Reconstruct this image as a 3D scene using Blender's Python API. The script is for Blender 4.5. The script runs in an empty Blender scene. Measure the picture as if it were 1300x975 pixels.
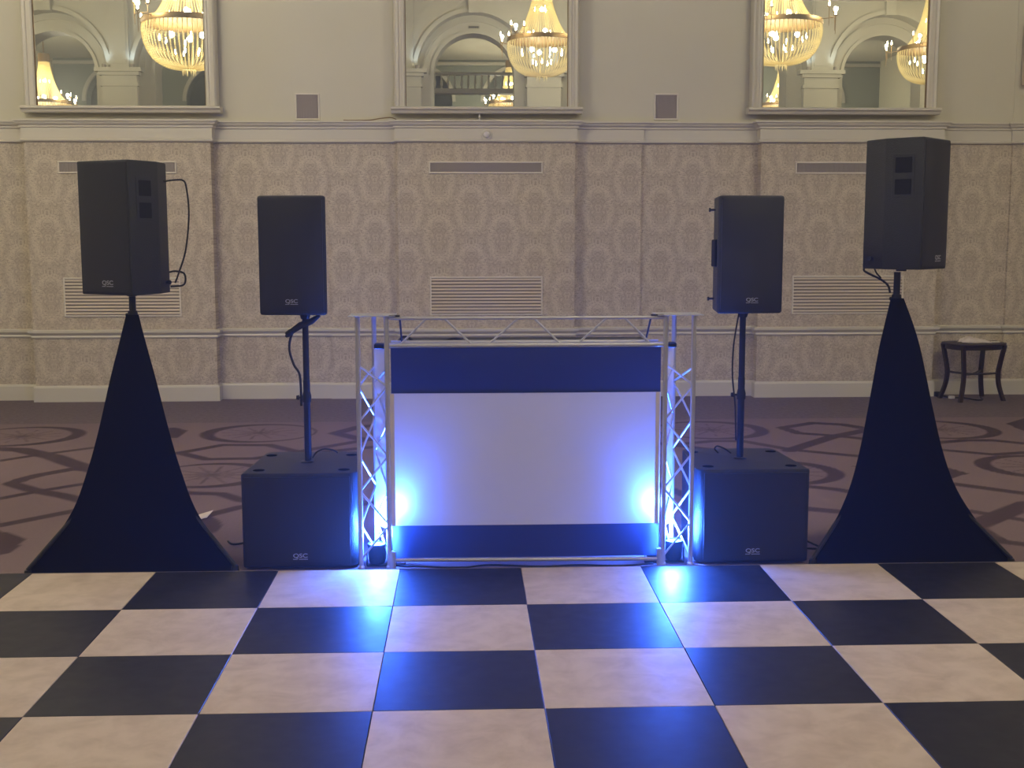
import bpy, bmesh, math, random
import numpy as np
from mathutils import Vector, Matrix
random.seed(7)
PI = math.pi
scn = bpy.context.scene
C = scn.collection

# ------------------------------------------------------------------ camera, view, world
F_PX, YAW, PITCH, ROLL = 1527.37, -.03907, .12204, -.00131
CAM_X, CAM_Z = -.2752, 1.688
fw = Vector((-math.sin(YAW)*math.cos(PITCH), math.cos(YAW)*math.cos(PITCH), -math.sin(PITCH)))
rt = Vector((math.cos(YAW), math.sin(YAW), 0)); up = rt.cross(fw)
r2 = rt*math.cos(ROLL) + up*math.sin(ROLL); u2 = -rt*math.sin(ROLL) + up*math.cos(ROLL)
cam = bpy.data.cameras.new('camera'); cam.sensor_width = 36; cam.lens = F_PX/1300*36
cam.clip_start = .05; cam.clip_end = 200
co = bpy.data.objects.new('camera', cam); C.objects.link(co)
co.matrix_world = Matrix(((r2.x, u2.x, -fw.x, CAM_X), (r2.y, u2.y, -fw.y, 0), (r2.z, u2.z, -fw.z, CAM_Z), (0, 0, 0, 1)))
scn.camera = co
vs = scn.view_settings
vs.view_transform = 'Standard'; vs.look = 'None'; vs.gamma = 1; vs.use_curve_mapping = False
vs.exposure = 0.12
scn.cycles.max_bounces = 8; scn.cycles.diffuse_bounces = 4; scn.cycles.glossy_bounces = 6
scn.cycles.transmission_bounces = 6; scn.cycles.sample_clamp_indirect = 4.0
scn.cycles.caustics_reflective = True; scn.cycles.blur_glossy = 0.5
scn.cycles.use_denoising = True; scn.cycles.use_adaptive_sampling = True; scn.cycles.adaptive_threshold = .035
w = bpy.data.worlds.new('world'); scn.world = w; w.use_nodes = True
w.node_tree.nodes['Background'].inputs[0].default_value = (.9, .8, .65, 1)
w.node_tree.nodes['Background'].inputs[1].default_value = .02
HAZE = .0086            # thin smoke-machine haze in the room
v = w.node_tree.nodes.new('ShaderNodeVolumeScatter'); v.inputs['Density'].default_value = HAZE; v.inputs['Color'].default_value = (1, 1, 1, 1); v.inputs['Anisotropy'].default_value = .6
w.node_tree.links.new(v.outputs[0], w.node_tree.nodes['World Output'].inputs['Volume'])
BULB_W = 70.0          # each chandelier bulb
SCONCE_W = 13.0         # each bare candle on a chandelier arm
PAR_W = 120.0           # the blue uplighters in the booth, beam
SPILL_W = 125.0         # and their spill
WARM = (1.0, .945, .79)
BLUE = (.035, .135, 1.0)

# ------------------------------------------------------------------ helpers
def lin(c):
    return tuple(((v/255)/12.92 if v/255 <= .04045 else ((v/255+.055)/1.055)**2.4) for v in c)
def mat(name, col, rough=.6, metal=0, spec=.5, emit=None, es=0, coat=0, bump=0, bscale=40, var=0, vscale=6):
    m = bpy.data.materials.new(name); m.use_nodes = True
    nt = m.node_tree; b = nt.nodes['Principled BSDF']
    c = lin(col); b.inputs['Base Color'].default_value = (*c, 1)
    b.inputs['Roughness'].default_value = rough; b.inputs['Metallic'].default_value = metal
    b.inputs['Specular IOR Level'].default_value = spec
    if coat: b.inputs['Coat Weight'].default_value = coat
    if emit: b.inputs['Emission Color'].default_value = (*emit, 1); b.inputs['Emission Strength'].default_value = es
    if var or bump:
        tc = nt.nodes.new('ShaderNodeTexCoord')
    if var:
        n = nt.nodes.new('ShaderNodeTexNoise'); n.inputs['Scale'].default_value = vscale; n.inputs['Detail'].default_value = 5
        mx = nt.nodes.new('ShaderNodeMix'); mx.data_type = 'RGBA'
        mx.inputs[6].default_value = (*[v*(1-var) for v in c], 1); mx.inputs[7].default_value = (*[min(1, v*(1+var)) for v in c], 1)
        nt.links.new(tc.outputs['Object'], n.inputs['Vector']); nt.links.new(n.outputs['Fac'], mx.inputs[0])
        nt.links.new(mx.outputs[2], b.inputs['Base Color'])
    if bump:
        n = nt.nodes.new('ShaderNodeTexNoise'); n.inputs['Scale'].default_value = bscale; n.inputs['Detail'].default_value = 3
        bp = nt.nodes.new('ShaderNodeBump'); bp.inputs['Strength'].default_value = bump; bp.inputs['Distance'].default_value = .01
        nt.links.new(tc.outputs['Object'], n.inputs['Vector']); nt.links.new(n.outputs['Fac'], bp.inputs['Height'])
        nt.links.new(bp.outputs['Normal'], b.inputs['Normal'])
    return m

class NB:  # tiny node builder
    def __init__(s, m): s.nt = m.node_tree
    def m(s, op, a, b=None, c=None):
        n = s.nt.nodes.new('ShaderNodeMath'); n.operation = op
        for i, v in enumerate((a, b, c)):
            if v is None: continue
            if isinstance(v, (int, float)): n.inputs[i].default_value = v
            else: s.nt.links.new(v, n.inputs[i])
        return n.outputs[0]

def obj(name, bm, m, parent=None, smooth=False):
    me = bpy.data.meshes.new(name)
    if isinstance(m, (list, tuple)):
        for x in m: me.materials.append(x)
    else: me.materials.append(m)
    bmesh.ops.recalc_face_normals(bm, faces=bm.faces[:])
    bm.to_mesh(me); bm.free()
    if smooth:
        for p in me.polygons: p.use_smooth = True
        if smooth == 'auto':
            me.set_sharp_from_angle(angle=math.radians(35))
    o = bpy.data.objects.new(name, me); C.objects.link(o)
    if parent: o.parent = parent
    return o
def tag(o, label=None, cat=None, group=None, kind=None):
    if label: o['label'] = label
    if cat: o['category'] = cat
    if group: o['group'] = group
    if kind: o['kind'] = kind
    return o
def thing(name, label, cat, loc=(0, 0, 0), rotz=0, group=None):
    o = bpy.data.objects.new(name, None); C.objects.link(o)
    o.empty_display_size = .1
    o.location = loc; o.rotation_euler = (0, 0, rotz)
    return tag(o, label, cat, group)
def struct(name, bm, m, smooth=False):
    o = obj(name, bm, m, None, smooth); o['kind'] = 'structure'; return o
def lamp(name, loc, power, col, size=.03, parent=None, spot=None, rot=None, blend=1):
    l = bpy.data.lights.new(name, 'SPOT' if spot else 'POINT')
    l.energy = power; l.color = col; l.shadow_soft_size = size
    if spot: l.spot_size = spot; l.spot_blend = blend
    o = bpy.data.objects.new(name, l); C.objects.link(o); o.location = loc
    if rot: o.rotation_euler = rot
    if parent: o.parent = parent
    return o

def box(bm, x0, x1, y0, y1, z0, z1, bev=0, seg=1):
    v = [bm.verts.new((x, y, z)) for x in (x0, x1) for y in (y0, y1) for z in (z0, z1)]
    fs = [bm.faces.new([v[i] for i in q]) for q in ((0, 1, 3, 2), (4, 6, 7, 5), (0, 4, 5, 1), (2, 3, 7, 6), (0, 2, 6, 4), (1, 5, 7, 3))]
    if bev:
        es = list({e for f in fs for e in f.edges})
        bmesh.ops.recalc_face_normals(bm, faces=fs)
        bmesh.ops.bevel(bm, geom=es, offset=bev, segments=seg, affect='EDGES', profile=.5)
    return v
def tube(bm, pts, r, seg=8, cap=True, closed=False):
    pts = [Vector(p) for p in pts]; n = len(pts)
    rs = r if isinstance(r, (list, tuple)) else [r]*n
    rings = []; prev = None
    for i, p in enumerate(pts):
        if closed: t = (pts[(i+1) % n]-pts[i-1])
        else: t = (pts[min(i+1, n-1)]-pts[max(i-1, 0)])
        t.normalize()
        if prev is None:
            a = Vector((0, 0, 1)) if abs(t.z) < .9 else Vector((1, 0, 0))
            x = t.cross(a).normalized()
        else:
            x = (prev - t*prev.dot(t)).normalized()
        prev = x; y = t.cross(x)
        rings.append([bm.verts.new(p + (x*math.cos(2*PI*k/seg)+y*math.sin(2*PI*k/seg))*rs[i]) for k in range(seg)])
    m = n if closed else n-1
    for i in range(m):
        a, b = rings[i], rings[(i+1) % n]
        for k in range(seg):
            bm.faces.new((a[k], a[(k+1) % seg], b[(k+1) % seg], b[k]))
    if cap and not closed:
        bm.faces.new(rings[0]); bm.faces.new(rings[-1])
def smooth_pts(pts, n=6):
    P = [Vector(p) for p in pts]; out = []
    for i in range(len(P)-1):
        p0, p1, p2, p3 = P[max(i-1, 0)], P[i], P[i+1], P[min(i+2, len(P)-1)]
        for k in range(n):
            t = k/n
            out.append(.5*((2*p1)+(-p0+p2)*t+(2*p0-5*p1+4*p2-p3)*t*t+(-p0+3*p1-3*p2+p3)*t**3))
    out.append(P[-1]); return out
def lathe(bm, prof, seg=24, c=(0, 0, 0), a0=0, a1=2*PI):
    full = abs(a1-a0-2*PI) < 1e-6; n = seg if full else seg+1
    rings = []
    for r, z in prof:
        rings.append([bm.verts.new((c[0]+r*math.cos(a0+(a1-a0)*k/seg), c[1]+r*math.sin(a0+(a1-a0)*k/seg), c[2]+z)) for k in range(n)])
    for i in range(len(prof)-1):
        for k in range(seg):
            bm.faces.new((rings[i][k], rings[i][(k+1) % n], rings[i+1][(k+1) % n], rings[i+1][k]))
    if full:
        for ring, (r, z) in ((rings[0], prof[0]), (rings[-1], prof[-1])):
            if r > 1e-5: bm.faces.new(ring)
    bmesh.ops.remove_doubles(bm, verts=[v for R in (rings[0], rings[-1]) for v in R], dist=1e-6)
def prism(bm, poly, z0, z1, bev=0, seg=2):
    a = [bm.verts.new((x, y, z0)) for x, y in poly]; b = [bm.verts.new((x, y, z1)) for x, y in poly]
    n = len(poly); fs = [bm.faces.new(a), bm.faces.new(b)]
    for i in range(n): fs.append(bm.faces.new((a[i], a[(i+1) % n], b[(i+1) % n], b[i])))
    if bev:
        bmesh.ops.recalc_face_normals(bm, faces=fs)
        bmesh.ops.bevel(bm, geom=list({e for f in fs for e in f.edges}), offset=bev, segments=seg, affect='EDGES', profile=.5)
def sweep(bm, prof, line, close=True):
    """profile of (distance out of the wall, z) carried along a plan polyline whose left-to-right walk has the room on its right"""
    L = [Vector((x, y)) for x, y in line]; rings = []
    for i, p in enumerate(L):
        def nrm(a, b):
            d = (b-a).normalized(); return Vector((d.y, -d.x))
        n1 = nrm(L[i-1], p) if i else nrm(p, L[1]); n2 = nrm(p, L[i+1]) if i < len(L)-1 else n1
        o = (n1+n2)/(1+n1.dot(n2))
        rings.append([bm.verts.new((p.x+o.x*d, p.y+o.y*d, z)) for d, z in prof])
    k = len(prof)
    for i in range(len(L)-1):
        for j in range(k if close else k-1):
            bm.faces.new((rings[i][j], rings[i+1][j], rings[i+1][(j+1) % k], rings[i][(j+1) % k]))
    if close: bm.faces.new(rings[0]); bm.faces.new(rings[-1])

# ------------------------------------------------------------------ materials
M = {}
M['paint'] = mat('cream_wall_paint', (205, 199, 176), .55, bump=.12, bscale=14, var=.035, vscale=2.5)
M['trimp'] = mat('cream_gloss_trim', (208, 201, 182), .38, bump=.05, bscale=8)
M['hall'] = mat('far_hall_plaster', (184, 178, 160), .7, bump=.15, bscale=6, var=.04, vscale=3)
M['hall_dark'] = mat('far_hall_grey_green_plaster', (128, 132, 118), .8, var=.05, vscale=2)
M['ceiling'] = mat('ceiling_plaster', (205, 200, 182), .8)
M['vent_back'] = mat('vent_shadow_gap', (122, 112, 98), .8)
M['vent_cream'] = mat('vent_cream_enamel', (200, 186, 164), .45)
M['vent_frame'] = mat('vent_frame_enamel', (222, 214, 196), .45)
M['vent_grey'] = mat('vent_grey_mesh', (150, 140, 130), .7)
M['black_paint'] = mat('black_textured_paint', (30, 31, 32), .48, spec=.5, bump=.5, bscale=260)
M['grille'] = mat('black_steel_grille', (18, 18, 21), .42, spec=.5, bump=.4, bscale=500)
M['recess'] = mat('black_recess', (5, 5, 6), 1, spec=0)
M['handle'] = mat('black_moulded_handle', (15, 15, 16), .7, spec=.25)
M['lycra'] = mat('black_stretch_cloth', (13, 13, 17), .95, spec=.04, bump=.1, bscale=3)
M['rubber'] = mat('black_rubber', (14, 14, 16), .55)
M['pole'] = mat('black_powder_coated_steel', (22, 22, 28), .38)
M['logo'] = mat('silver_logo', (178, 178, 186), .4, metal=.3)
M['alu'] = mat('brushed_aluminium', (198, 196, 198), .36, metal=.6)
M['alu_w'] = mat('polished_aluminium_brace', (200, 200, 208), .38, metal=.5)
M['wood'] = mat('dark_mahogany', (38, 18, 15), .4, var=.3, vscale=14)
M['brass'] = mat('dull_brass', (136, 108, 66), .42, metal=.7)
M['cloth'] = mat('white_cotton', (225, 212, 200), .9)
M['plastic_w'] = mat('white_plastic', (222, 216, 206), .4)
M['par_lens'] = mat('blue_led_lens', (30, 60, 200), .3, emit=(.1, .3, 1), es=14)
M['flame'] = mat('warm_bulb_glass', (255, 230, 190), .3, emit=(1, .84, .52), es=60)
M['cool'] = mat('cool_lamp_glass', (230, 235, 255), .3, emit=(.65, .78, 1), es=25)

# crystal beads: real translucent glass-like strands lit by the bulbs inside
m = bpy.data.materials.new('cut_crystal_beads'); m.use_nodes = True; nt = m.node_tree
b = nt.nodes['Principled BSDF']; b.inputs['Base Color'].default_value = (.97, .90, .62, 1); b.inputs['Roughness'].default_value = .2
tr = nt.nodes.new('ShaderNodeBsdfTranslucent'); tr.inputs[0].default_value = (1, .93, .68, 1)
mx = nt.nodes.new('ShaderNodeMixShader'); mx.inputs[0].default_value = .55
nt.links.new(b.outputs[0], mx.inputs[1]); nt.links.new(tr.outputs[0], mx.inputs[2]); nt.links.new(mx.outputs[0], nt.nodes['Material Output'].inputs[0])
M['crystal'] = m

# white stretch screen: cloth that lets the uplighters glow through
m = bpy.data.materials.new('white_stretch_screen'); m.use_nodes = True; nt = m.node_tree
b = nt.nodes['Principled BSDF']; b.inputs['Base Color'].default_value = (.88, .86, .88, 1); b.inputs['Roughness'].default_value = .75
b.inputs['Specular IOR Level'].default_value = .2
tr = nt.nodes.new('ShaderNodeBsdfTranslucent'); tr.inputs[0].default_value = (.9, .9, .95, 1)
mx = nt.nodes.new('ShaderNodeMixShader'); mx.inputs[0].default_value = .42
nt.links.new(b.outputs[0], mx.inputs[1]); nt.links.new(tr.outputs[0], mx.inputs[2]); nt.links.new(mx.outputs[0], nt.nodes['Material Output'].inputs[0])
M['screen'] = m

m = mat('black_stretch_band', (20, 20, 24), .8, spec=.2); nt = m.node_tree
tr = nt.nodes.new('ShaderNodeBsdfTranslucent'); tr.inputs[0].default_value = (.13, .15, .26, 1)
mx = nt.nodes.new('ShaderNodeMixShader'); mx.inputs[0].default_value = .5
nt.links.new(nt.nodes['Principled BSDF'].outputs[0], mx.inputs[1]); nt.links.new(tr.outputs[0], mx.inputs[2]); nt.links.new(mx.outputs[0], nt.nodes['Material Output'].inputs[0])
M['band'] = m

# mirror glass, faintly green and old
m = bpy.data.materials.new('mirror_glass'); m.use_nodes = True; nt = m.node_tree
nt.nodes.remove(nt.nodes['Principled BSDF'])
g = nt.nodes.new('ShaderNodeBsdfGlossy'); g.inputs['Color'].default_value = (.80, .81, .72, 1); g.inputs['Roughness'].default_value = 0
nt.links.new(g.outputs[0], nt.nodes['Material Output'].inputs[0]); M['mirror'] = m

# damask wallpaper
m = mat('damask_wallpaper', (170, 155, 135), .62, spec=.35); nt = m.node_tree; N = NB(m)
tc = nt.nodes.new('ShaderNodeTexCoord'); sp = nt.nodes.new('ShaderNodeSeparateXYZ'); nt.links.new(tc.outputs['Object'], sp.inputs[0])
cw, chh = .33, .60
xs = N.m('DIVIDE', N.m('ADD', sp.outputs[0], 30.07), cw); col = N.m('FLOOR', xs)
xl = N.m('ABSOLUTE', N.m('SUBTRACT', N.m('FRACT', xs), .5))
v = N.m('SUBTRACT', N.m('FRACT', N.m('ADD', N.m('DIVIDE', N.m('ADD', sp.outputs[2], .12), chh), N.m('MULTIPLY', N.m('MODULO', col, 2.0), .5))), .5)
cx = nt.nodes.new('ShaderNodeCombineXYZ'); nt.links.new(N.m('MULTIPLY', xl, cw), cx.inputs[0]); nt.links.new(N.m('MULTIPLY', v, chh), cx.inputs[1])
n1 = nt.nodes.new('ShaderNodeTexNoise'); n1.inputs['Scale'].default_value = 19; n1.inputs['Detail'].default_value = 3.5; n1.inputs['Distortion'].default_value = 2.6
nt.links.new(cx.outputs[0], n1.inputs['Vector'])
rr = N.m('SQRT', N.m('ADD', N.m('POWER', N.m('DIVIDE', xl, .40), 2), N.m('POWER', N.m('DIVIDE', v, .36), 2)))
ring = N.m('SUBTRACT', 1, N.m('MULTIPLY', N.m('ABSOLUTE', N.m('SUBTRACT', rr, 1)), 3.2))
ring = N.m('MAXIMUM', ring, 0)
lines = N.m('SUBTRACT', 1, N.m('MULTIPLY', N.m('ABSOLUTE', N.m('SUBTRACT', n1.outputs['Fac'], .5)), 9.0)); lines = N.m('MAXIMUM', lines, 0)
val = N.m('ADD', N.m('ADD', N.m('MULTIPLY', ring, .10), N.m('MULTIPLY', lines, .26)), N.m('MULTIPLY', n1.outputs['Fac'], .75))
ss = nt.nodes.new('ShaderNodeMapRange'); ss.interpolation_type = 'SMOOTHSTEP'; nt.links.new(val, ss.inputs[0]); ss.inputs[1].default_value = .42; ss.inputs[2].default_value = .72
mx = nt.nodes.new('ShaderNodeMix'); mx.data_type = 'RGBA'; nt.links.new(ss.outputs[0], mx.inputs[0])
mx.inputs[6].default_value = (*lin((172, 158, 137)), 1); mx.inputs[7].default_value = (*lin((214, 202, 178)), 1)
nt.links.new(mx.outputs[2], nt.nodes['Principled BSDF'].inputs['Base Color']); M['damask'] = m

# carpet: woven pattern carried as mask attributes on the floor mesh
m = mat('woven_carpet', (110, 98, 96), .95, spec=.1); nt = m.node_tree; N = NB(m)
at = nt.nodes.new('ShaderNodeAttribute'); at.attribute_name = 'weave'
sp = nt.nodes.new('ShaderNodeSeparateXYZ'); nt.links.new(at.outputs['Vector'], sp.inputs[0])
tc = nt.nodes.new('ShaderNodeTexCoord')
n1 = nt.nodes.new('ShaderNodeTexNoise'); n1.inputs['Scale'].default_value = 55; n1.inputs['Detail'].default_value = 3; nt.links.new(tc.outputs['Object'], n1.inputs['Vector'])
n2 = nt.nodes.new('ShaderNodeTexNoise'); n2.inputs['Scale'].default_value = 22; n2.inputs['Roughness'].default_value = .8; n2.inputs['Detail'].default_value = 6; nt.links.new(tc.outputs['Object'], n2.inputs['Vector'])
def mixc(f, a, bb):
    q = nt.nodes.new('ShaderNodeMix'); q.data_type = 'RGBA'
    nt.links.new(f, q.inputs[0])
    for i, c in ((6, a), (7, bb)):
        if isinstance(c, tuple): q.inputs[i].default_value = (*lin(c), 1)
        else: nt.links.new(c, q.inputs[i])
    return q.outputs[2]
light = mixc(n1.outputs['Fac'], (126, 107, 108), (140, 121, 121))
dark = mixc(n1.outputs['Fac'], (80, 65, 68), (90, 75, 78))
bord = mixc(n2.outputs['Fac'], (66, 58, 62), (150, 134, 134))
body = mixc(sp.outputs[0], light, dark)
nt.links.new(mixc(sp.outputs[1], body, bord), nt.nodes['Principled BSDF'].inputs['Base Color'])
bp = nt.nodes.new('ShaderNodeBump'); bp.inputs['Strength'].default_value = .5; bp.inputs['Distance'].default_value = .004
n3 = nt.nodes.new('ShaderNodeTexNoise'); n3.inputs['Scale'].default_value = 240; nt.links.new(tc.outputs['Object'], n3.inputs['Vector'])
nt.links.new(n3.outputs['Fac'], bp.inputs['Height']); nt.links.new(bp.outputs[0], nt.nodes['Principled BSDF'].inputs['Normal'])
M['carpet'] = m

# dance floor panels: worn laminate with scuffs
def panel_mat(name, c0, c1, rough, r1, scuff):
    m = mat(name, c0, rough, spec=.5); nt = m.node_tree; bs = nt.nodes['Principled BSDF']
    g = nt.nodes.new('ShaderNodeNewGeometry')
    a = nt.nodes.new('ShaderNodeTexNoise'); a.inputs['Scale'].default_value = 7; a.inputs['Detail'].default_value = 7; a.inputs['Roughness'].default_value = .65
    a.inputs['Distortion'].default_value = .4
    nt.links.new(g.outputs['Position'], a.inputs['Vector'])
    mr = nt.nodes.new('ShaderNodeMapRange'); mr.inputs[1].default_value = .40; mr.inputs[2].default_value = .72; nt.links.new(a.outputs['Fac'], mr.inputs[0])
    q = nt.nodes.new('ShaderNodeMix'); q.data_type = 'RGBA'; nt.links.new(mr.outputs[0], q.inputs[0])
    q.inputs[6].default_value = (*lin(c0), 1); q.inputs[7].default_value = (*lin(c1), 1)
    nt.links.new(q.outputs[2], bs.inputs['Base Color'])
    e = nt.nodes.new('ShaderNodeTexNoise'); e.inputs['Scale'].default_value = 14; e.inputs['Detail'].default_value = 8; nt.links.new(g.outputs['Position'], e.inputs['Vector'])
    k = nt.nodes.new('ShaderNodeMapRange'); k.inputs[3].default_value = rough; k.inputs[4].default_value = r1; nt.links.new(e.outputs['Fac'], k.inputs[0])
    nt.links.new(k.outputs[0], bs.inputs['Roughness'])
    return m
M['tile_w'] = panel_mat('white_laminate_panel', (206, 188, 172), (182, 163, 146), .42, .62, 1)
M['tile_b'] = panel_mat('black_laminate_panel', (20, 19, 22), (34, 31, 32), .38, .56, 1)
M['ramp'] = mat('aluminium_edge_strip', (158, 150, 142), .5, metal=.3)

# ------------------------------------------------------------------ setting: walls
YR, YP = 12.62, 12.47                      # recess plane and pier plane of the far wall
YS = 12.59                                 # the shallow middle step
LINE = [(-13, YR), (-8.35, YR), (-8.35, YP), (-6.5, YP), (-6.5, YR), (-5.45, YR), (-4.69, YR), (-4.69, YP), (-2.835, YP), (-2.835, YR), (-1.655, YR), (-1.655, YS), (-.955, YS), (-.955, YP),
        (.86, YP), (.86, YS), (1.56, YS), (1.56, YR), (2.785, YR), (2.785, YP), (4.66, YP), (4.66, YR), (5.47, YR), (5.47, YS), (6.5, YS), (6.5, YP), (8.35, YP), (8.35, YR), (13, YR)]
bm = bmesh.new(); sweep(bm, [(0, 0), (0, 2.70)], LINE, close=False); sweep(bm, [(-.25, 0), (-.25, 2.7)], LINE[:1]+LINE[-1:], close=False)
struct('wall_back', bm, M['damask'])
bm = bmesh.new()
UP = [(x, YR if y == YP else y) for x, y in LINE]
UP = [p for i, p in enumerate(UP) if i == 0 or (abs(p[0]-UP[i-1][0]) > 1e-4 or abs(p[1]-UP[i-1][1]) > 1e-4)]
UP = [UP[0], (5.47, YR), (5.47, YR-.01), (6.6, YR-.01), (6.6, YR), UP[-1]]
sweep(bm, [(0, 2.70), (0, 7.2)], UP, close=False)
struct('wall_back_upper', bm, M['paint'])
bm = bmesh.new(); sweep(bm, [(-.01, 0), (.022, 0), (.022, .145), (.016, .16), (.006, .168), (-.01, .168)], LINE)
struct('baseboard_back', bm, M['trimp'])
bm = bmesh.new(); sweep(bm, [(-.01, .655), (.012, .655), (.02, .668), (.014, .685), (.03, .70), (.045, .715), (.045, .735), (.03, .745), (-.01, .745)], LINE)
struct('trim_1', bm, M['trimp'])
bm = bmesh.new(); sweep(bm, [(-.01, 2.64), (.02, 2.64), (.034, 2.65), (.034, 2.662), (.022, 2.672), (.022, 2.775), (.036, 2.785), (.036, 2.80), (.058, 2.815), (.066, 2.835), (.08, 2.842), (.08, 2.858), (-.2, 2.858), (-.2, 2.64)], LINE)
struct('trim_2', bm, M['trimp'])
for nm, x in (('wall_left', -13), ('wall_right', 13)):
    bm = bmesh.new(); s = 1 if x > 0 else -1
    box(bm, min(x, x+.2*s), max(x, x+.2*s), -15.2, 12.9, 0, 7.4); struct(nm, bm, M['paint'])
bm = bmesh.new(); box(bm, -13.2, 13.2, -15.2, 12.9, 7.2, 7.4)
for yy in (9.5, 5.2, 2.4):
    box(bm, -13, 13, yy-.25, yy+.25, 6.85, 7.21)
for k in range(-4, 5):
    box(bm, k*2.945-1.54-.2, k*2.945-1.54+.2, -1, 12.5, 6.9, 7.2)
struct('ceiling', bm, M['ceiling'])

# ------------------------------------------------------------------ carpet floor
def P(*a): return [np.array(p, float) for p in a]
def unproj(x, y):
    d = fw + r2*((x-650)/F_PX) - u2*((y-487.5)/F_PX)
    t = -CAM_Z/d.z
    return (CAM_X+d.x*t, d.y*t)
gx = np.arange(-6, 6.001, .02); gy = np.arange(5.7, 12.701, .02)
X, Y = np.meshgrid(gx, gy); dark = np.zeros_like(X)
def soft(d, w): return np.clip((w-d)/.014+.5, 0, 1)
def seg(p, q, w0, w1=None):
    global dark
    w1 = w0 if w1 is None else w1
    px, py = p; qx, qy = q; dx, dy = qx-px, qy-py
    t = np.clip(((X-px)*dx+(Y-py)*dy)/(dx*dx+dy*dy), 0, 1)
    d = np.hypot(X-px-t*dx, Y-py-t*dy)
    dark = np.maximum(dark, soft(d, (w0+(w1-w0)*t)/2))
def band(pts, w): # survey points of the woven ribbons
    q = [unproj(*p) for p in pts]
    for i in range(len(q)-1): seg(q[i], q[i+1], w)
def blob(pts):
    global dark
    q = [unproj(*p) for p in pts]; ins = np.zeros(X.shape, bool); j = len(q)-1
    for i in range(len(q)):
        xi, yi = q[i]; xj, yj = q[j]
        c = ((yi > Y) != (yj > Y)) & (X < (xj-xi)*(Y-yi)/(yj-yi+1e-9)+xi); ins ^= c; j = i
    dark = np.maximum(dark, ins.astype(float))
def wheel(cx, cy, R, heavy=0):
    global dark
    d = np.hypot(X-cx, Y-cy); a = math.cos(heavy)*.05, math.sin(heavy)*.05
    d2 = np.hypot(X-cx+a[0], Y-cy+a[1])
    dark = np.maximum(dark, np.minimum(soft(d, R), 1-soft(d2, R-.075)))
    ang = np.arctan2(Y-cy, X-cx)
    hub = .35*(d < .17)*(np.cos(ang*11+3*np.sin(d*30)) > .2)*(d > .02)
    spoke = .75*np.clip(1.6-np.abs(np.sin(ang*6+.3))*d/6/.0065*1.0, 0, 1)*(d < .33)
    dark = np.maximum(dark, np.maximum(hub, spoke))
wheel(-4.06, 10.3, .52, 0); wheel(-2.065, 10.38, .50, PI); wheel(-2.09, 8.53, .46, 0); wheel(1.88, 10.36, .50, 0)
wheel(1.98, 8.45, .46, 0); wheel(3.88, 10.30, .52, 0); wheel(3.97, 8.55, .48, PI); wheel(-.1, 10.33, .5, 0); wheel(-.1, 8.5, .46, 0)
wheel(-4.1, 8.55, .46, 0); wheel(-2.15, 6.93, .44, 0)
band([(0, 570), (27, 571), (68, 580), (90, 588), (117, 596), (150, 604)], .17)
band([(0, 585), (45, 578), (129, 567), (180, 560)], .085)
band([(150, 600), (95, 595), (50, 603), (30, 608), (14, 614), (45, 623), (79, 629), (104, 635), (150, 645)], .12)
band([(0, 633), (52, 623), (108, 614), (150, 606)], .085)
band([(0, 667), (97, 648), (140, 640)], .10)
blob([(-5, 672), (35, 684), (12, 702), (-5, 706)])
blob([(214, 543), (224, 543), (239, 547), (224, 556), (212, 556)])
band([(342, 565), (282, 565), (228, 575), (262, 583), (323, 582), (379, 574), (342, 565)], .10)
band([(365, 577), (392, 571), (456, 560), (520, 552)], .10)
band([(520, 535), (456, 542), (426, 550), (456, 557), (520, 560)], .13)
band([(200, 622), (243, 626), (281, 627), (306, 635), (340, 640)], .10)
band([(264, 654), (304, 644), (340, 638)], .10)
band([(1032, 537), (993, 543), (1014, 550), (1060, 553), (1095, 557), (1130, 563)], .11)
band([(1032, 537), (1070, 539), (1105, 545), (1055, 555), (1002, 572)], .13)
band([(860, 564), (905, 560), (943, 560), (1005, 571), (1090, 579), (1140, 584)], .10)
band([(1020, 617), (1060, 621), (1100, 628)], .10); blob([(1082, 592), (1100, 589), (1100, 597)])
band([(1150, 566), (1189, 562), (1225, 559), (1261, 559), (1310, 564)], .11)
band([(1150, 566), (1194, 571), (1261, 577), (1310, 574)], .10)
blob([(1277, 538), (1305, 529), (1305, 549)])
blob([(1150, 590), (1197, 592), (1230, 601), (1205, 608), (1150, 606)])
band([(1150, 610), (1208, 614), (1305, 627)], .11)
band([(1235, 668), (1305, 640)], .16)
band([(1215, 646), (1268, 655), (1305, 661)], .09)
band([(1240, 668), (1258, 681), (1275, 688), (1310, 692)], .10)
band([(1160, 640), (1226, 648)], .09)
# the same ribbons run on between the stands, where only a step to the side shows them
for ox in (-1.0, 1.2):
    seg((ox-.6, 9.3), (ox+.1, 9.7), .11); seg((ox+.1, 9.7), (ox+.7, 9.2), .11); seg((ox-.6, 9.3), (ox, 7.6), .1); seg((ox, 7.6), (ox+.8, 7.2), .12)
seg((4.8, 6.2), (5.9, 7.4), .11); seg((4.9, 9.5), (5.9, 9.1), .11); seg((-5.9, 7.0), (-4.6, 7.9), .11); seg((-5.9, 9.2), (-4.7, 9.6), .11)
border = np.clip((Y-10.98)/.02+.5, 0, 1); border = np.clip(border, 0, 1)
nx, ny = len(gx), len(gy); nv = nx*ny
verts = np.stack([X.ravel(), Y.ravel(), np.zeros(nv)], 1)
idx = np.arange(nv).reshape(ny, nx)
q = np.stack([idx[:-1, :-1], idx[:-1, 1:], idx[1:, 1:], idx[1:, :-1]], -1).reshape(-1, 4)
x0, x1, y0, y1 = gx[0], gx[-1], gy[0], gy[-1]
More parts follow.
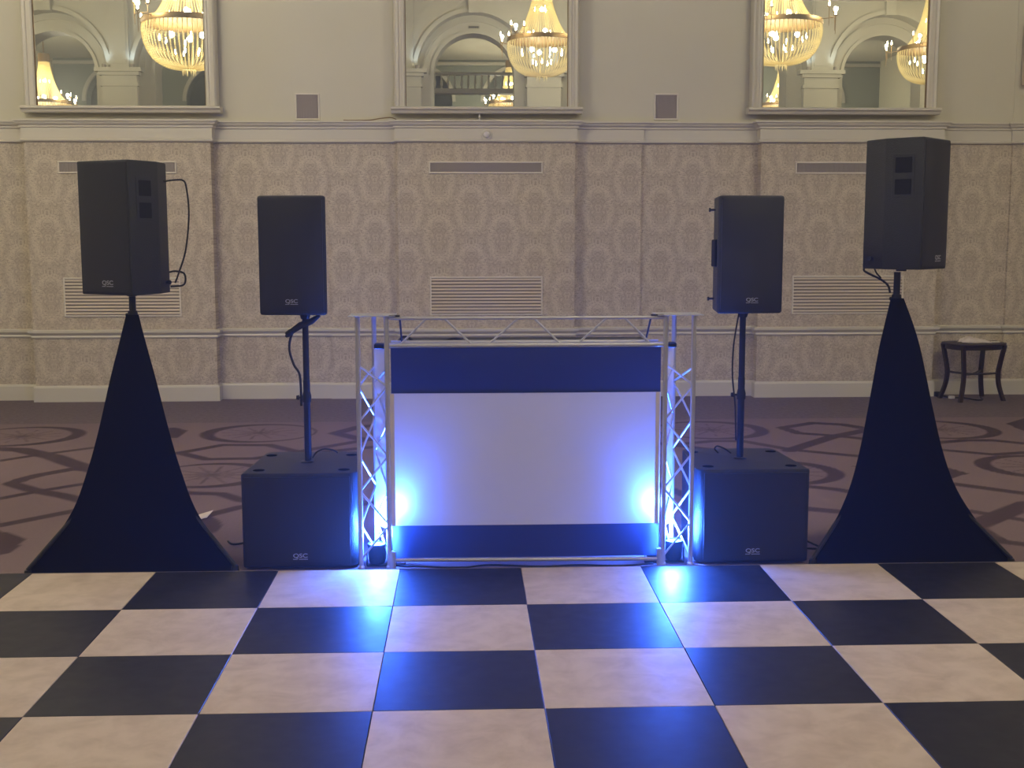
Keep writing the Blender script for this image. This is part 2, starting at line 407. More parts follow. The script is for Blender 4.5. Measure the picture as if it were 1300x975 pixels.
ex = np.array([(-13, -15, 0), (13, -15, 0), (13, y0, 0), (-13, y0, 0), (-13, y0, 0), (x0, y0, 0), (x0, 10.98, 0), (-13, 10.98, 0), (x1, y0, 0), (13, y0, 0), (13, 10.98, 0), (x1, 10.98, 0),
               (-13, 10.98, 0), (x0, 10.98, 0), (x0, 12.7, 0), (-13, 12.7, 0), (x1, 10.98, 0), (13, 10.98, 0), (13, 12.7, 0), (x1, 12.7, 0)], float)
verts = np.vstack([verts, ex]); q = np.vstack([q, nv+np.arange(20).reshape(5, 4)])
w3 = np.zeros((len(verts), 3)); w3[:nv, 0] = dark.ravel(); w3[:nv, 1] = border.ravel(); w3[nv+12:, 1] = 1
me = bpy.data.meshes.new('floor')
me.vertices.add(len(verts)); me.vertices.foreach_set('co', verts.ravel())
me.loops.add(q.size); me.loops.foreach_set('vertex_index', q.ravel())
me.polygons.add(len(q)); me.polygons.foreach_set('loop_start', np.arange(0, q.size, 4))
me.update(calc_edges=True)
a = me.attributes.new('weave', 'FLOAT_VECTOR', 'POINT'); a.data.foreach_set('vector', w3.ravel())
me.materials.append(M['carpet'])
fl = bpy.data.objects.new('floor', me); C.objects.link(fl); fl['kind'] = 'structure'

# ------------------------------------------------------------------ chequered dance floor
S = .61; EDGE = 5.93; TH = .022
df = thing('dance_floor', 'black and white chequered dance floor laid in square panels over the carpet', 'dance floor', (0, EDGE, 0))
c_w = c_b = None
for j in range(8):
    for i in range(-2, 10):
        k = 'w' if (i+j) % 2 == 0 else 'b'
        proto = c_w if k == 'w' else c_b
        if proto is None:
            bm = bmesh.new(); box(bm, .0012, S-.0012, .0012, S-.0012, 0, TH, .0014)
            o = obj('floor_panel', bm, M['tile_'+k], df)
            if k == 'w': c_w = o
            else: c_b = o
        else:
            o = proto.copy(); C.objects.link(o); o.parent = df
        o.location = ((i-4)*S, -(j+1)*S, 0)
def strip(x0, x1, y0, y1, ax, s):
    bm = bmesh.new()
    if ax == 'y': pr = [(x0, y0, TH+.002), (x1, y0, TH+.002), (x1, y1, .003), (x0, y1, .003)]; lo = [(x0, y0, 0), (x1, y0, 0), (x1, y1, 0), (x0, y1, 0)]
    else: pr = [(x0, y0, TH+.002), (x0, y1, TH+.002), (x1, y1, .003), (x1, y0, .003)]; lo = [(x0, y0, 0), (x0, y1, 0), (x1, y1, 0), (x1, y0, 0)]
    a = [bm.verts.new(p) for p in pr]; b = [bm.verts.new(p) for p in lo]
    bm.faces.new(a); bm.faces.new(b)
    for i in range(4): bm.faces.new((a[i], a[(i+1) % 4], b[(i+1) % 4], b[i]))
    obj('edge_strip', bm, M['ramp'], df)
strip(-6*S, 6*S, 0, .034, 'y', 1); strip(-6*S, 6*S, -8*S, -8*S-.034, 'y', -1)
strip(-6*S, -6*S-.034, -8*S, 0, 'x', -1); strip(6*S, 6*S+.034, -8*S, 0, 'x', 1)

# ------------------------------------------------------------------ wall fittings
def vent(x0, x1, z0, z1, y, kind, label, group):
    t = thing('air_vent', label, 'vent', ((x0+x1)/2, y, z0), 0, group)
    W, H = (x1-x0)/2, z1-z0; fr = .016
    bm = bmesh.new()
    box(bm, -W, W, -.014, 0, 0, fr, .003); box(bm, -W, W, -.014, 0, H-fr, H, .003)
    box(bm, -W, -W+fr, -.014, 0, fr, H-fr, .003); box(bm, W-fr, W, -.014, 0, fr, H-fr, .003)
    obj('frame', bm, M['vent_frame'], t)
    bm = bmesh.new()
    if kind == 'louvre':
        n = 11; b2 = bmesh.new(); box(b2, -W+fr, W-fr, -.003, 0, fr, H-fr); obj('backing', b2, M['vent_back'], t)
        for k in range(n):
            z = fr+(H-2*fr)*(k+.5)/n; h = (H-2*fr)/n
            vv = [bm.verts.new((sx*(W-fr), yy, zz)) for sx in (-1, 1) for yy, zz in ((-.003, z+h*.42), (-.012, z-h*.10), (-.012, z-h*.26), (-.003, z+h*.1))]
            for qd in ((0, 1, 5, 4), (1, 2, 6, 5), (2, 3, 7, 6), (0, 4, 7, 3), (0, 3, 2, 1), (4, 5, 6, 7)): bm.faces.new([vv[i] for i in qd])
        obj('louvres', bm, M['vent_cream'], t)
    else:
        box(bm, -W+fr, W-fr, -.002, 0, fr, H-fr)
        n = int((2*W)/.03)
        for k in range(n):
            x = -W+fr+(2*W-2*fr)*(k+.5)/n; box(bm, x-.0035, x+.0035, -.008, -.002, fr, H-fr)
        obj('mesh_grille', bm, M['vent_grey'], t)
    return t
for (x0, x1, nm) in ((-4.365, -3.18, 'behind the left tripod loudspeaker'), (-.635, .53, 'on the middle pier'), (3.14, 4.32, 'behind the right tripod loudspeaker')):
    vent(x0, x1, .877, 1.277, YP, 'louvre', 'large cream louvred vent low on the wall '+nm, 'large louvred vents')
    vent(x0, x1, 2.325, 2.449, YP, 'mesh', 'long narrow grey vent high on the wall '+nm, 'long narrow vents')
vent(-1.995, -1.745, 2.872, 3.14, YR, 'mesh', 'small square grey vent above the cornice between left and middle mirrors', 'small square vents')
vent(1.69, 1.94, 2.88, 3.15, YR, 'mesh', 'small square grey vent above the cornice between middle and right mirrors', 'small square vents')

def mirror(gx0, gx1, label):
    t = thing('wall_mirror', label, 'mirror', ((gx0+gx1)/2, 12.5, 2.93), 0, 'tall mirrors above the cornice')
    W = (gx1-gx0)/2; z0, z1 = .065, 3.0; yb = .085
    bm = bmesh.new(); box(bm, -W, W, 0, .02, z0, z1); obj('glass', bm, M['mirror'], t)
    def around(bm, prof):   # profile (distance outwards from the glass edge, y) swept up, over and down
        rings = []
        for p in ((-1, z0-.02, 0), (-1, z1, 1), (1, z1, 1), (1, z0-.02, 0)):
            rings.append([bm.verts.new((p[0]*(W+d), y, p[1]+(d if p[2] else 0))) for d, y in prof])
        k = len(prof)
        for i in range(3):
            for j in range(k): bm.faces.new((rings[i][j], rings[i+1][j], rings[i+1][(j+1) % k], rings[i][(j+1) % k]))
        bm.faces.new(rings[0]); bm.faces.new(rings[-1])
    bm = bmesh.new(); around(bm, [(-.004, .0), (-.004, -.02), (.012, -.035), (.03, -.035), (.036, -.022), (.06, -.022), (.066, -.04), (.09, -.048), (.105, -.035), (.112, -.0), (.112, yb), (-.004, yb)])
    obj('casing', bm, M['trimp'], t)
    bm = bmesh.new(); around(bm, [(-.010, -.001), (-.010, -.012), (-.003, -.022), (-.003, 0)])
    obj('gilt_slip', bm, M['brass'], t)
    bm = bmesh.new()
    pr = [(yb, .0), (yb, .065), (-.06, .065), (-.075, .058), (-.075, .04), (-.05, .025), (-.035, .0)]
    a = [bm.verts.new((-W-.145, y, z)) for y, z in pr]; b = [bm.verts.new((W+.145, y, z)) for y, z in pr]
    bm.faces.new(a); bm.faces.new(b)
    for i in range(len(pr)): bm.faces.new((a[i], a[(i+1) % len(pr)], b[(i+1) % len(pr)], b[i]))
    obj('sill', bm, M['trimp'], t)
    return t
mirror(-4.555, -2.865, 'tall cream framed mirror above the left tripod loudspeaker')
mirror(-.865, .79, 'tall cream framed mirror above the middle of the booth')
mirror(2.78, 4.49, 'tall cream framed mirror beside the right tripod loudspeaker')

bm = bmesh.new(); prism(bm, [(.055*math.cos(a*PI/12), .055*math.sin(a*PI/12)) for a in range(24)], -.022, 0, .004)
t = thing('motion_sensor', 'small round white sensor on the cornice below the middle mirror', 'sensor', (-.045, YP-.02, 2.712))
o = obj('base', bm, M['trimp'], t); o.rotation_euler = (PI/2, 0, 0); o.scale = (1, 1, -1)
bm = bmesh.new(); lathe(bm, [(.032, .0), (.034, .012), (.03, .03), (.018, .04), (0, .043)], 20)
o = obj('dome', bm, M['plastic_w'], t, 'auto'); o.rotation_euler = (PI/2, 0, 0); o.location = (0, -.016, 0)
bm = bmesh.new(); box(bm, -.008, .008, 0, .1, 0, .075, .003); box(bm, -.014, .014, -.006, .01, .03, .045, .002)
o = obj('bracket', bm, M['trimp']); o.location = (-.115, 12.5, 2.86)
tag(o, 'small cream bracket under the sill of the middle mirror', 'bracket')
bm = bmesh.new(); tube(bm, smooth_pts([(-1.5, 12.55, 2.864), (-1.25, 12.55, 2.866), (-1.12, 12.55, 2.885), (-1.02, 12.54, 2.892), (-.96, 12.53, 2.872)]), .006, 6)
tag(obj('cable', bm, M['brass'], None, True), 'thin loose cable lying on the cornice left of the middle mirror', 'cable')
t = thing('wall_box', 'pale box mounted high on the wall at the far right edge', 'box', (5.72, 12.59, 3.24))
bm = bmesh.new(); box(bm, -.2, .2, -.14, 0, .0, .62, .012, 2); obj('housing', bm, M['vent_cream'], t)
bm = bmesh.new(); box(bm, -.18, .18, -.155, -.14, .03, .59, .006, 2); obj('front_cover', bm, M['vent_frame'], t)

# ------------------------------------------------------------------ text marks
def text(s, size, loc, rot, m, parent, name='logo', ext=.0006, sx=1.25):
    cu = bpy.data.curves.new(name, 'FONT'); cu.body = s; cu.size = size; cu.extrude = ext; cu.align_x = 'CENTER'; cu.align_y = 'CENTER'
    cu.offset = size*.015
    tmp = bpy.data.objects.new('tmp', cu); C.objects.link(tmp); bpy.context.view_layer.update()
    me = bpy.data.meshes.new_from_object(tmp.evaluated_get(bpy.context.evaluated_depsgraph_get()))
    bpy.data.objects.remove(tmp); me.materials.clear(); me.materials.append(m)
    o = bpy.data.objects.new(name, me); C.objects.link(o); o.location = loc; o.rotation_euler = rot; o.scale = (sx, 1, 1); o.parent = parent
    return o
def badge(parent, x, y, z, s, rot=(PI/2, 0, 0)):
    text('QSC', s, (x, y, z), rot, M['logo'], parent)
    bm = bmesh.new(); box(bm, -s*1.25, -s*.45, -s*.06, s*.06, 0, .0006); box(bm, -s*.25, s*1.25, -s*.06, s*.06, 0, .0006)
    o = obj('logo_underline', bm, M['logo'], parent); o.rotation_euler = rot
    d = Matrix.Rotation(rot[2], 3, 'Z') @ Vector((0, 0, -s*.58)); o.location = (x+d.x, y+d.y, z+d.z)

# ------------------------------------------------------------------ subwoofers
def round_rect(W, D, rf, rb, n=5, taper=0):
    """plan outline, front at y=-D, back at y=0"""
    out = []
    for (cx, cy, a0, r) in ((-W+rf[0], -D+rf[0], PI, rf[0]), (W-rf[1], -D+rf[1], 1.5*PI, rf[1]), (W-taper-rb, -rb, 0, rb), (-W+taper+rb, -rb, PI/2, rb)):
        for k in range(n+1): out.append((cx+r*math.cos(a0+PI/2*k/n), cy+r*math.sin(a0+PI/2*k/n)))
    return out
def subwoofer(cx, yf, inner, label):
    W, D, H = .292, .64, .50
    t = thing('subwoofer', label, 'subwoofer', (cx, yf+D, 0), 0, 'subwoofers beside the booth')
    rf = (.055, .012) if inner < 0 else (.012, .055)
    bm = bmesh.new(); prism(bm, round_rect(W, D-.012, rf, .05, 6, .03), .012, H, .008, 2)
    obj('cabinet', bm, M['black_paint'], t, 'auto')
    bm = bmesh.new()     # bowed steel grille across the front
    x0 = -W+.012+(rf[0] if rf[0] > .02 else 0)*.5; x1 = W-.012-(rf[1] if rf[1] > .02 else 0)*.5; n = 14
    top = []
    for zz in (.03, H-.018):
        top.append([bm.verts.new((x0+(x1-x0)*k/n, -D+.006-.014*math.sin(PI*k/n)**.6, zz)) for k in range(n+1)])
    back = [[bm.verts.new((v.co.x, -D+.03, v.co.z)) for v in r] for r in top]
    for k in range(n):
        bm.faces.new((top[0][k], top[0][k+1], top[1][k+1], top[1][k])); bm.faces.new((back[0][k], back[0][k+1], back[1][k+1], back[1][k]))
        for r in (0, 1): bm.faces.new((top[r][k], top[r][k+1], back[r][k+1], back[r][k]))
    for k in (0, n): bm.faces.new((top[0][k], top[1][k], back[1][k], back[0][k]))
    g = obj('grille', bm, M['grille'], t, 'auto')
    for sx in (-1, 1):
        for yy in (-D+.10, -.12):
            bm = bmesh.new(); lathe(bm, [(0, 0), (.030, 0), (.030, .0012), (.024, .002), (0, .002)], 16)
            o = obj('foot_recess', bm, M['recess'], t); o.location = (sx*(W-.075), yy, H)
            bm = bmesh.new(); lathe(bm, [(0, 0), (.022, 0), (.026, .014), (0, .014)], 14)
            o = obj('foot', bm, M['rubber'], t); o.location = (sx*(W-.06), yy, 0)
    bm = bmesh.new(); lathe(bm, [(.0185, 0), (.036, 0), (.036, .004), (.03, .008), (.0185, .008)], 20); o = obj('pole_socket', bm, M['pole'], t); o.location = (0, -D/2, H)
    badge(t, 0, -D-.0105, .078, .030)
    return t
subwoofer(-1.118, 6.01, 1, 'black subwoofer on the carpet left of the booth, under the left pole')
subwoofer(1.200, 6.01, -1, 'black subwoofer on the carpet right of the booth, under the right pole')

# ------------------------------------------------------------------ poles and their loudspeakers
def pole(x, y, z0, z1, label, side):
    t = thing('speaker_pole', label, 'pole', (x, y, z0), 0, 'speaker poles on the subwoofers')
    h = z1-z0
    bm = bmesh.new(); lathe(bm, [(0, 0), (.0185, 0), (.0185, h*.55), (0, h*.55)], 20); obj('lower_tube', bm, M['pole'], t, 'auto')
    bm = bmesh.new(); lathe(bm, [(0, h*.55), (.0165, h*.55), (.0165, h), (0, h)], 20); obj('upper_tube', bm, M['pole'], t, 'auto')
    bm = bmesh.new(); lathe(bm, [(0, h*.40), (.023, h*.40), (.024, h*.44), (.0185, h*.47), (0, h*.47)], 20); obj('collar', bm, M['rubber'], t, 'auto')
    bm = bmesh.new(); tube(bm, [(side*.018, 0, h*.43), (side*.04, 0, h*.43)], [.006, .006], 8); tube(bm, [(side*.04, 0, h*.43), (side*.055, 0, h*.43)], [.013, .011], 10)
    obj('knob', bm, M['rubber'], t, 'auto')
    bm = bmesh.new(); lathe(bm, [(0, h-.03), (.022, h-.03), (.03, h-.004), (.03, h), (0, h)], 20); obj('top_cup', bm, M['pole'], t, 'auto')
pole(-1.113, 6.345, .508, 1.29, 'black pole rising from the left subwoofer to its loudspeaker', -1)
pole(1.203, 6.345, .508, 1.29, 'black pole rising from the right subwoofer to its loudspeaker', -1)

def mono_speaker(cx, rot, label, screws):
    t = thing('loudspeaker', label, 'loudspeaker', (cx, 6.345, 1.29), rot, 'loudspeakers on poles over the subwoofers')
    W, D, H = .172, .34, .605
    bm = bmesh.new(); pl = [(x, y+D*.5) for x, y in round_rect(W, D, (.03, .03), .03, 5, .055)]; prism(bm, pl, 0, H, .012, 3)
    obj('cabinet', bm, M['black_paint'], t, 'auto')
    bm = bmesh.new(); n = 14; rows = []
    for j in range(9):
        z = .022+(H-.044)*j/8
        rows.append([bm.verts.new((-W*.93+2*W*.93*k/n, -D/2-.002-.016*math.sin(PI*k/n)**.5*(1 if 0 < j < 8 else .4), z)) for k in range(n+1)])
    for j in range(8):
        for k in range(n): bm.faces.new((rows[j][k], rows[j][k+1], rows[j+1][k+1], rows[j+1][k]))
    edge = [rows[0][k] for k in range(n+1)]+[rows[j][n] for j in range(1, 9)]+[rows[8][k] for k in range(n-1, -1, -1)]+[rows[j][0] for j in range(7, 0, -1)]
    bk = [bm.verts.new((v.co.x, -D/2+.012, v.co.z)) for v in edge]
    for i in range(len(edge)): bm.faces.new((edge[i], edge[(i+1) % len(edge)], bk[(i+1) % len(edge)], bk[i]))
    obj('grille', bm, M['grille'], t, 'auto')
    for s in (-1, 1):
        for zz in ((.07, H-.07) if screws < 0 and s < 0 else ()):
            bm = bmesh.new(); tube(bm, [(s*(W-.022), 0, zz), (s*(W+.004), 0, zz), (s*(W+.005), 0, zz), (s*(W+.012), 0, zz)], [.006, .006, .011, .011], 10)
            obj('side_screw', bm, M['rubber'], t)
        if screws > 0 or s > 0: continue
        bm = bmesh.new(); box(bm, s*(W-.018)-.02, s*(W-.018)+.0195, -.085, -.02, .24, .38, .004); obj('side_handle', bm, M['handle'], t)
    bm = bmesh.new(); box(bm, -.10, .10, -D/2+.03, D/2-.03, -.0, .012); 
    obj('base_plate', bm, M['rubber'], t)
    badge(t, 0, -D/2-.0195, .072, .026)
mono_speaker(-1.143, math.radians(-3.5), 'black loudspeaker on the pole over the left subwoofer', 1)
mono_speaker(1.193, math.radians(3.5), 'black loudspeaker on the pole over the right subwoofer', -1)

# ------------------------------------------------------------------ skirted tripod stands with angled cabinets
def interp(tab, z):
    for (z0, s0), (z1, s1) in zip(tab, tab[1:]):
        if z <= z1: return s0+(s1-s0)*(z-z0)/(z1-z0)
    return tab[-1][1]
def smooth_tab(tab, n=34):
    z1 = tab[-1][0]; pts = smooth_pts([(z, s, 0) for z, s in tab], 6); tb = [(p.x, p.y) for p in pts]
    return [(z1*k/n, interp(tb, z1*k/n)) for k in range(n+1)]
def skirt_stand(px, py, fl_, fr_, bk_, tab, top, label):
    t = thing('speaker_stand', label, 'speaker stand', (px, py, 0), 0, 'tripod stands in black stretch skirts')
    feet = [Vector((f[0]-px, f[1]-py)) for f in (fl_, fr_, bk_)]
    bm = bmesh.new(); rings = []
    for z, s in smooth_tab(tab):
        ring = []; tri = [f*s for f in feet]; r = .020
        for i in range(3):
            a, b = tri[i], tri[(i+1) % 3]; m_ = 9
            for k in range(m_):
                u = k/m_; p = a.lerp(b, u)
                sag = 4*u*(1-u)*.06*(1 - min(1, z/.5))*min(1, z/.08)   # cloth drawn in between the legs
                p = p*(1-sag) if i else p*(1-sag*.4)
                q = p + p.normalized()*r*(.35+.65*(1-s)) if p.length > 1e-6 else p
                ring.append(bm.verts.new((q.x, q.y, z+.002)))
        rings.append(ring)
    n = len(rings[0])
    for a, b in zip(rings, rings[1:]):
        for k in range(n): bm.faces.new((a[k], a[(k+1) % n], b[(k+1) % n], b[k]))
    bm.faces.new(rings[-1])
    obj('stretch_skirt', bm, M['lycra'], t, 'auto')
    zt = tab[-1][0]
    bm = bmesh.new(); lathe(bm, [(0, zt-.12), (.0175, zt-.12), (.0175, top), (0, top)], 16); obj('pole', bm, M['pole'], t, 'auto')
    bm = bmesh.new(); lathe(bm, [(0, zt-.02), (.024, zt-.02), (.026, zt+.0), (.024, zt+.022), (0, zt+.022)], 16); tube(bm, [(-.02, 0, zt), (-.036, 0, zt)], .009, 8)
    obj('collar', bm, M['rubber'], t, 'auto')
    for f in feet:
        bm = bmesh.new(); tube(bm, [(f.x*.97, f.y*.97, .03), (0, 0, .62)], .011, 8); obj('leg', bm, M['pole'], t)
        bm = bmesh.new(); lathe(bm, [(0, 0), (.022, 0), (.018, .03), (0, .03)], 10); o = obj('rubber_foot', bm, M['rubber'], t); o.location = (f.x*.965, f.y*.965, 0)
TL = [(0, 1), (.11, .81), (.296, .565), (.489, .425), (.686, .315), (.967, .186), (1.086, .126), (1.289, .026)]
TR = [(0, 1), (.13, .78), (.345, .53), (.55, .395), (.80, .29), (1.08, .185), (1.22, .115), (1.36, .028)]
skirt_stand(-1.985, 6.27, (-2.49, 5.955), (-1.43, 5.99), (-1.93, 6.86), TL, 1.385, 'tripod stand under a flared black stretch skirt, left of the booth')
skirt_stand(2.0, 6.27, (1.495, 5.985), (2.56, 5.955), (1.96, 6.86), TR, 1.50, 'tripod stand under a flared black stretch skirt, right of the booth')

def big_speaker(px, py, z0, th, off, label, H=.665):
    t = thing('loudspeaker', label, 'loudspeaker', (px, py, z0), th, 'loudspeakers on the skirted tripod stands')
    W = .172; pl = [(-W, -.17), (W, -.17), (W, .03), (W-.07, .17), (-W+.07, .17), (-W, .03)]
    pl = [(x+off[0], y+off[1]) for x, y in pl]
    bm = bmesh.new(); prism(bm, pl, 0, H, .007, 2); obj('cabinet', bm, M['black_paint'], t, 'auto')
    bm = bmesh.new(); n = 12; rows = []
    for z in (.014, H-.014): rows.append([bm.verts.new((off[0]-W+.012+(2*W-.024)*k/n, off[1]-.17-.003-.012*math.sin(PI*k/n)**.6, z)) for k in range(n+1)])
    bk = [[bm.verts.new((v.co.x, off[1]-.16, v.co.z)) for v in r] for r in rows]
    for k in range(n):
        bm.faces.new((rows[0][k], rows[0][k+1], rows[1][k+1], rows[1][k])); bm.faces.new((bk[0][k], bk[0][k+1], bk[1][k+1], bk[1][k]))
        for r in (0, 1): bm.faces.new((rows[r][k], rows[r][k+1], bk[r][k+1], bk[r][k]))
    for k in (0, n): bm.faces.new((rows[0][k], rows[1][k], bk[1][k], bk[0][k]))
    obj('grille', bm, M['grille'], t, 'auto')
    for s in (-1, 1):
        bm = bmesh.new(); x = off[0]+s*W
        box(bm, x-.0015, x+.0035, off[1]-.125, off[1]-.005, H-.30, H-.08, .0012)
        obj('handle_surround', bm, M['black_paint'], t)
        for zz in (H-.175, H-.285):
            bm = bmesh.new(); box(bm, x-.004, x+.0042, off[1]-.108, off[1]-.022, zz, zz+.078, .0012); obj('handle_recess', bm, M['handle'], t)
        for zz in (.055,):
            bm = bmesh.new(); x2 = off[0]+s*(W-.035); yy = off[1]+.11
            tube(bm, [(x2-s*.005, yy, zz), (x2+s*.012, yy, zz), (x2+s*.02, yy, zz)], [.007, .012, .012], 10); obj('side_screw', bm, M['rubber'], t)
    bm = bmesh.new(); lathe(bm, [(0, -.013), (.026, -.013), (.03, .006), (0, .006)], 16); obj('pole_mount', bm, M['rubber'], t)
    badge(t, off[0]+.02, off[1]-.1845, .06, .030)
    return t
big_speaker(-1.985, 6.27, 1.40, math.radians(-29), (0, 0), 'black loudspeaker atop the left skirted stand, angled outwards to the left')
big_speaker(2.02, 6.27, 1.517, math.radians(47), (0, 0), 'black loudspeaker atop the right skirted stand, angled outwards to the right')

# ------------------------------------------------------------------ truss booth
bo = thing('truss_booth', 'aluminium truss booth fronted by a white screen between dark bands', 'booth', (0, 6.02, 0))
YF = 0.0; YB = .155
def tower(x0, x1, xm):
    t = bpy.data.objects.new('truss_tower', None); C.objects.link(t); t.parent = bo
    ch = [(x0, YF), (x1, YF), (xm, YB)]
    for x, y in ch:
        bm = bmesh.new(); tube(bm, [(x, y, .004), (x, y, 1.293)], .0125, 12); obj('upright_tube', bm, M['alu'], t, 'auto')
        bm = bmesh.new(); lathe(bm, [(0, 0), (.017, 0), (.017, .012), (.0125, .02), (0, .02)], 12); o = obj('tube_foot', bm, M['alu'], t); o.location = (x, y, 0)
    for k, ((ax, ay), (bx_, by)) in enumerate(((ch[0], ch[1]), (ch[1], ch[2]), (ch[2], ch[0]))):
        bm = bmesh.new(); z = .05; s = 0; dz = .178; top = 1.03 if k else 1.05
        while z < top-.02:
            z2 = min(z+dz, top)
            p = (ax, ay, z) if s == 0 else (bx_, by, z); q2 = (bx_, by, z2) if s == 0 else (ax, ay, z2)
            tube(bm, [p, q2], .0055, 8); z = z2; s ^= 1
        obj('lacing', bm, M['alu_w'], t, 'auto')
    bm = bmesh.new(); xc = (x0+x1)/2; w_ = (x1-x0)/2+.045
    box(bm, xc-w_, xc+w_, -.03, YB+.03, 1.293, 1.297, .001); o = obj('top_plate', bm, M['alu_w'], t)
    for z in (.015, .06):
        pass
    return t
tower(-.812, -.668, -.742); tower(.738, .880, .806)
# header
hd = bpy.data.objects.new('header_truss', None); C.objects.link(hd); hd.parent = bo
for y, z, r, nm in ((YF, 1.146, .0125, 'lower_rail'), (.165, 1.146, .0125, 'lower_rail'), (.0, 1.283, .0085, 'top_rail')):
    bm = bmesh.new(); tube(bm, [(-.655, y, z), (.725, y, z)], r, 12); obj(nm, bm, M['alu'], hd, 'auto')
for a, b_ in ((-.600, -.469), (-.241, -.378), (-.158, -.008), (.206, .071), (.29, .436), (.661, .528)):
    bm = bmesh.new(); tube(bm, [(a, YF, 1.150), (b_, YF, 1.281)], .0055, 8); obj('brace', bm, M['alu_w'], hd, 'auto')
for x in (-.60, .66):
    bm = bmesh.new(); tube(bm, [(x, .165, 1.15), (x, .0, 1.28)], .005, 8); obj('end_brace', bm, M['pole'], hd)
for x0, x1 in ((-.655, -.60), (.66, .725)):
    bm = bmesh.new(); box(bm, x0, x1, -.012, .012, 1.2925, 1.2985, .001); obj('end_clip', bm, M['rubber'], hd)
bm = bmesh.new(); tube(bm, [(-.655, YF, .045), (.725, YF, .036)], .0105, 12); obj('bottom_rail', bm, M['alu'], bo, 'auto')
for x in (-.655, .725):
    bm = bmesh.new(); lathe(bm, [(0, 0), (.02, 0), (.02, .09), (0, .09)], 14); o = obj('corner_clamp', bm, M['alu'], bo, 'auto'); o.location = (x, 0, .0)
# cloth front, slightly bowed
def cloth(x0, x1, z0, z1, m, name, y=.012, bow=.004):
    bm = bmesh.new(); n, k = 16, 6; F, B = [], []
    for j in range(k+1):
        z = z0+(z1-z0)*j/k
        F.append([bm.verts.new((x0+(x1-x0)*i/n, y-bow*math.sin(PI*i/n), z)) for i in range(n+1)])
    for j in range(k):
        for i in range(n): bm.faces.new((F[j][i], F[j][i+1], F[j+1][i+1], F[j+1][i]))
    o = obj(name, bm, m, bo, True)
    return o
cloth(-.649, .716, .903, 1.134, M['band'], 'dark_top_band')
cloth(-.652, .717, .052, .221, M['band'], 'dark_bottom_band')
cloth(-.650, .718, .221, .903, M['screen'], 'white_screen', .0135)
bm = bmesh.new(); box(bm, -.655, -.634, .004, .009, .221, .903); o = obj('screen_hem', bm, M['cloth'], bo)
bm = bmesh.new(); box(bm, .692, .712, .004, .009, .221, .903); o = obj('screen_hem', bm, M['cloth'], bo)
# desk shelf behind the screen and the two white side strips stretched to the rear uprights
bm = bmesh.new(); box(bm, -.64, .70, .18, .62, 1.118, 1.134, .003); obj('desk_shelf', bm, M['black_paint'], bo)
for x in (-.62, .68):
    bm = bmesh.new(); tube(bm, [(x, .60, .004), (x, .60, 1.118)], .0125, 10); obj('rear_leg', bm, M['alu'], bo, 'auto')
for xa, xb in ((-.668, -.742), (.738, .806)):
    bm = bmesh.new(); n = 20; L_ = []
    for j in range(n+1):
        z = .20+(1.125-.20)*j/n; wv = .006*math.sin(j*1.9)+.004*math.sin(j*4.1)
        L_.append([bm.verts.new((xa+(xb-xa)*u+wv*math.sin(u*PI), .02+(.145-.02)*u+.7*wv*math.sin(u*PI), z)) for u in (0, .25, .5, .75, 1)])
    for j in range(n):
        for i in range(4): bm.faces.new((L_[j][i], L_[j][i+1], L_[j+1][i+1], L_[j+1][i]))
    o = obj('side_scrim', bm, M['screen'], bo, True)
    bm = bmesh.new(); xm = (xa+xb)/2; box(bm, xm-.03, xm+.03, .05, .12, 1.125, 1.15, .004); obj('strip_clamp', bm, M['rubber'], bo)

# blue uplighters standing on the floor inside the booth
def par(x, y, tilt, label, k=1, k2=1, hs=1):
    t = thing('led_uplighter', label, 'uplighter', (x, y, 0), 0, 'led uplighters inside the booth')
    t.scale = (.7, .7, hs) if hs > 1 else (1, 1, 1)
    bm = bmesh.new(); lathe(bm, [(0, .015), (.038, .015), (.044, .03), (.046, .10), (.049, .105), (.049, .118), (.043, .118), (.041, .108), (0, .108)], 20); obj('can', bm, M['rubber'], t, 'auto')
    bm = bmesh.new(); lathe(bm, [(0, .109), (.040, .109), (.040, .112), (0, .112)], 20); obj('lens', bm, M['par_lens'], t)
    bm = bmesh.new(); box(bm, -.052, .052, -.02, .02, 0, .006, .002); box(bm, -.055, -.050, -.012, .012, 0, .08, .001); box(bm, .050, .055, -.012, .012, 0, .08, .001); obj('yoke', bm, M['rubber'], t)
    lamp('lamp', (0, 0, .142), PAR_W*k, BLUE, .03, t, spot=math.radians(150), rot=(PI, tilt, 0), blend=1)
    lamp('spill_lamp', (0, 0, .17), SPILL_W*k2, BLUE, .035, t)
par(-.735, 6.085, math.radians(10), 'small blue-lit uplighter standing inside the left truss tower')
par(.804, 6.085, math.radians(-10), 'small blue-lit uplighter standing inside the right truss tower')
par(-.628, 6.078, math.radians(3), 'small blue-lit uplighter behind the left end of the screen', .66, .14, 1.9)
par(.690, 6.078, math.radians(-3), 'small blue-lit uplighter behind the right end of the screen', .85, .19, 1.9)

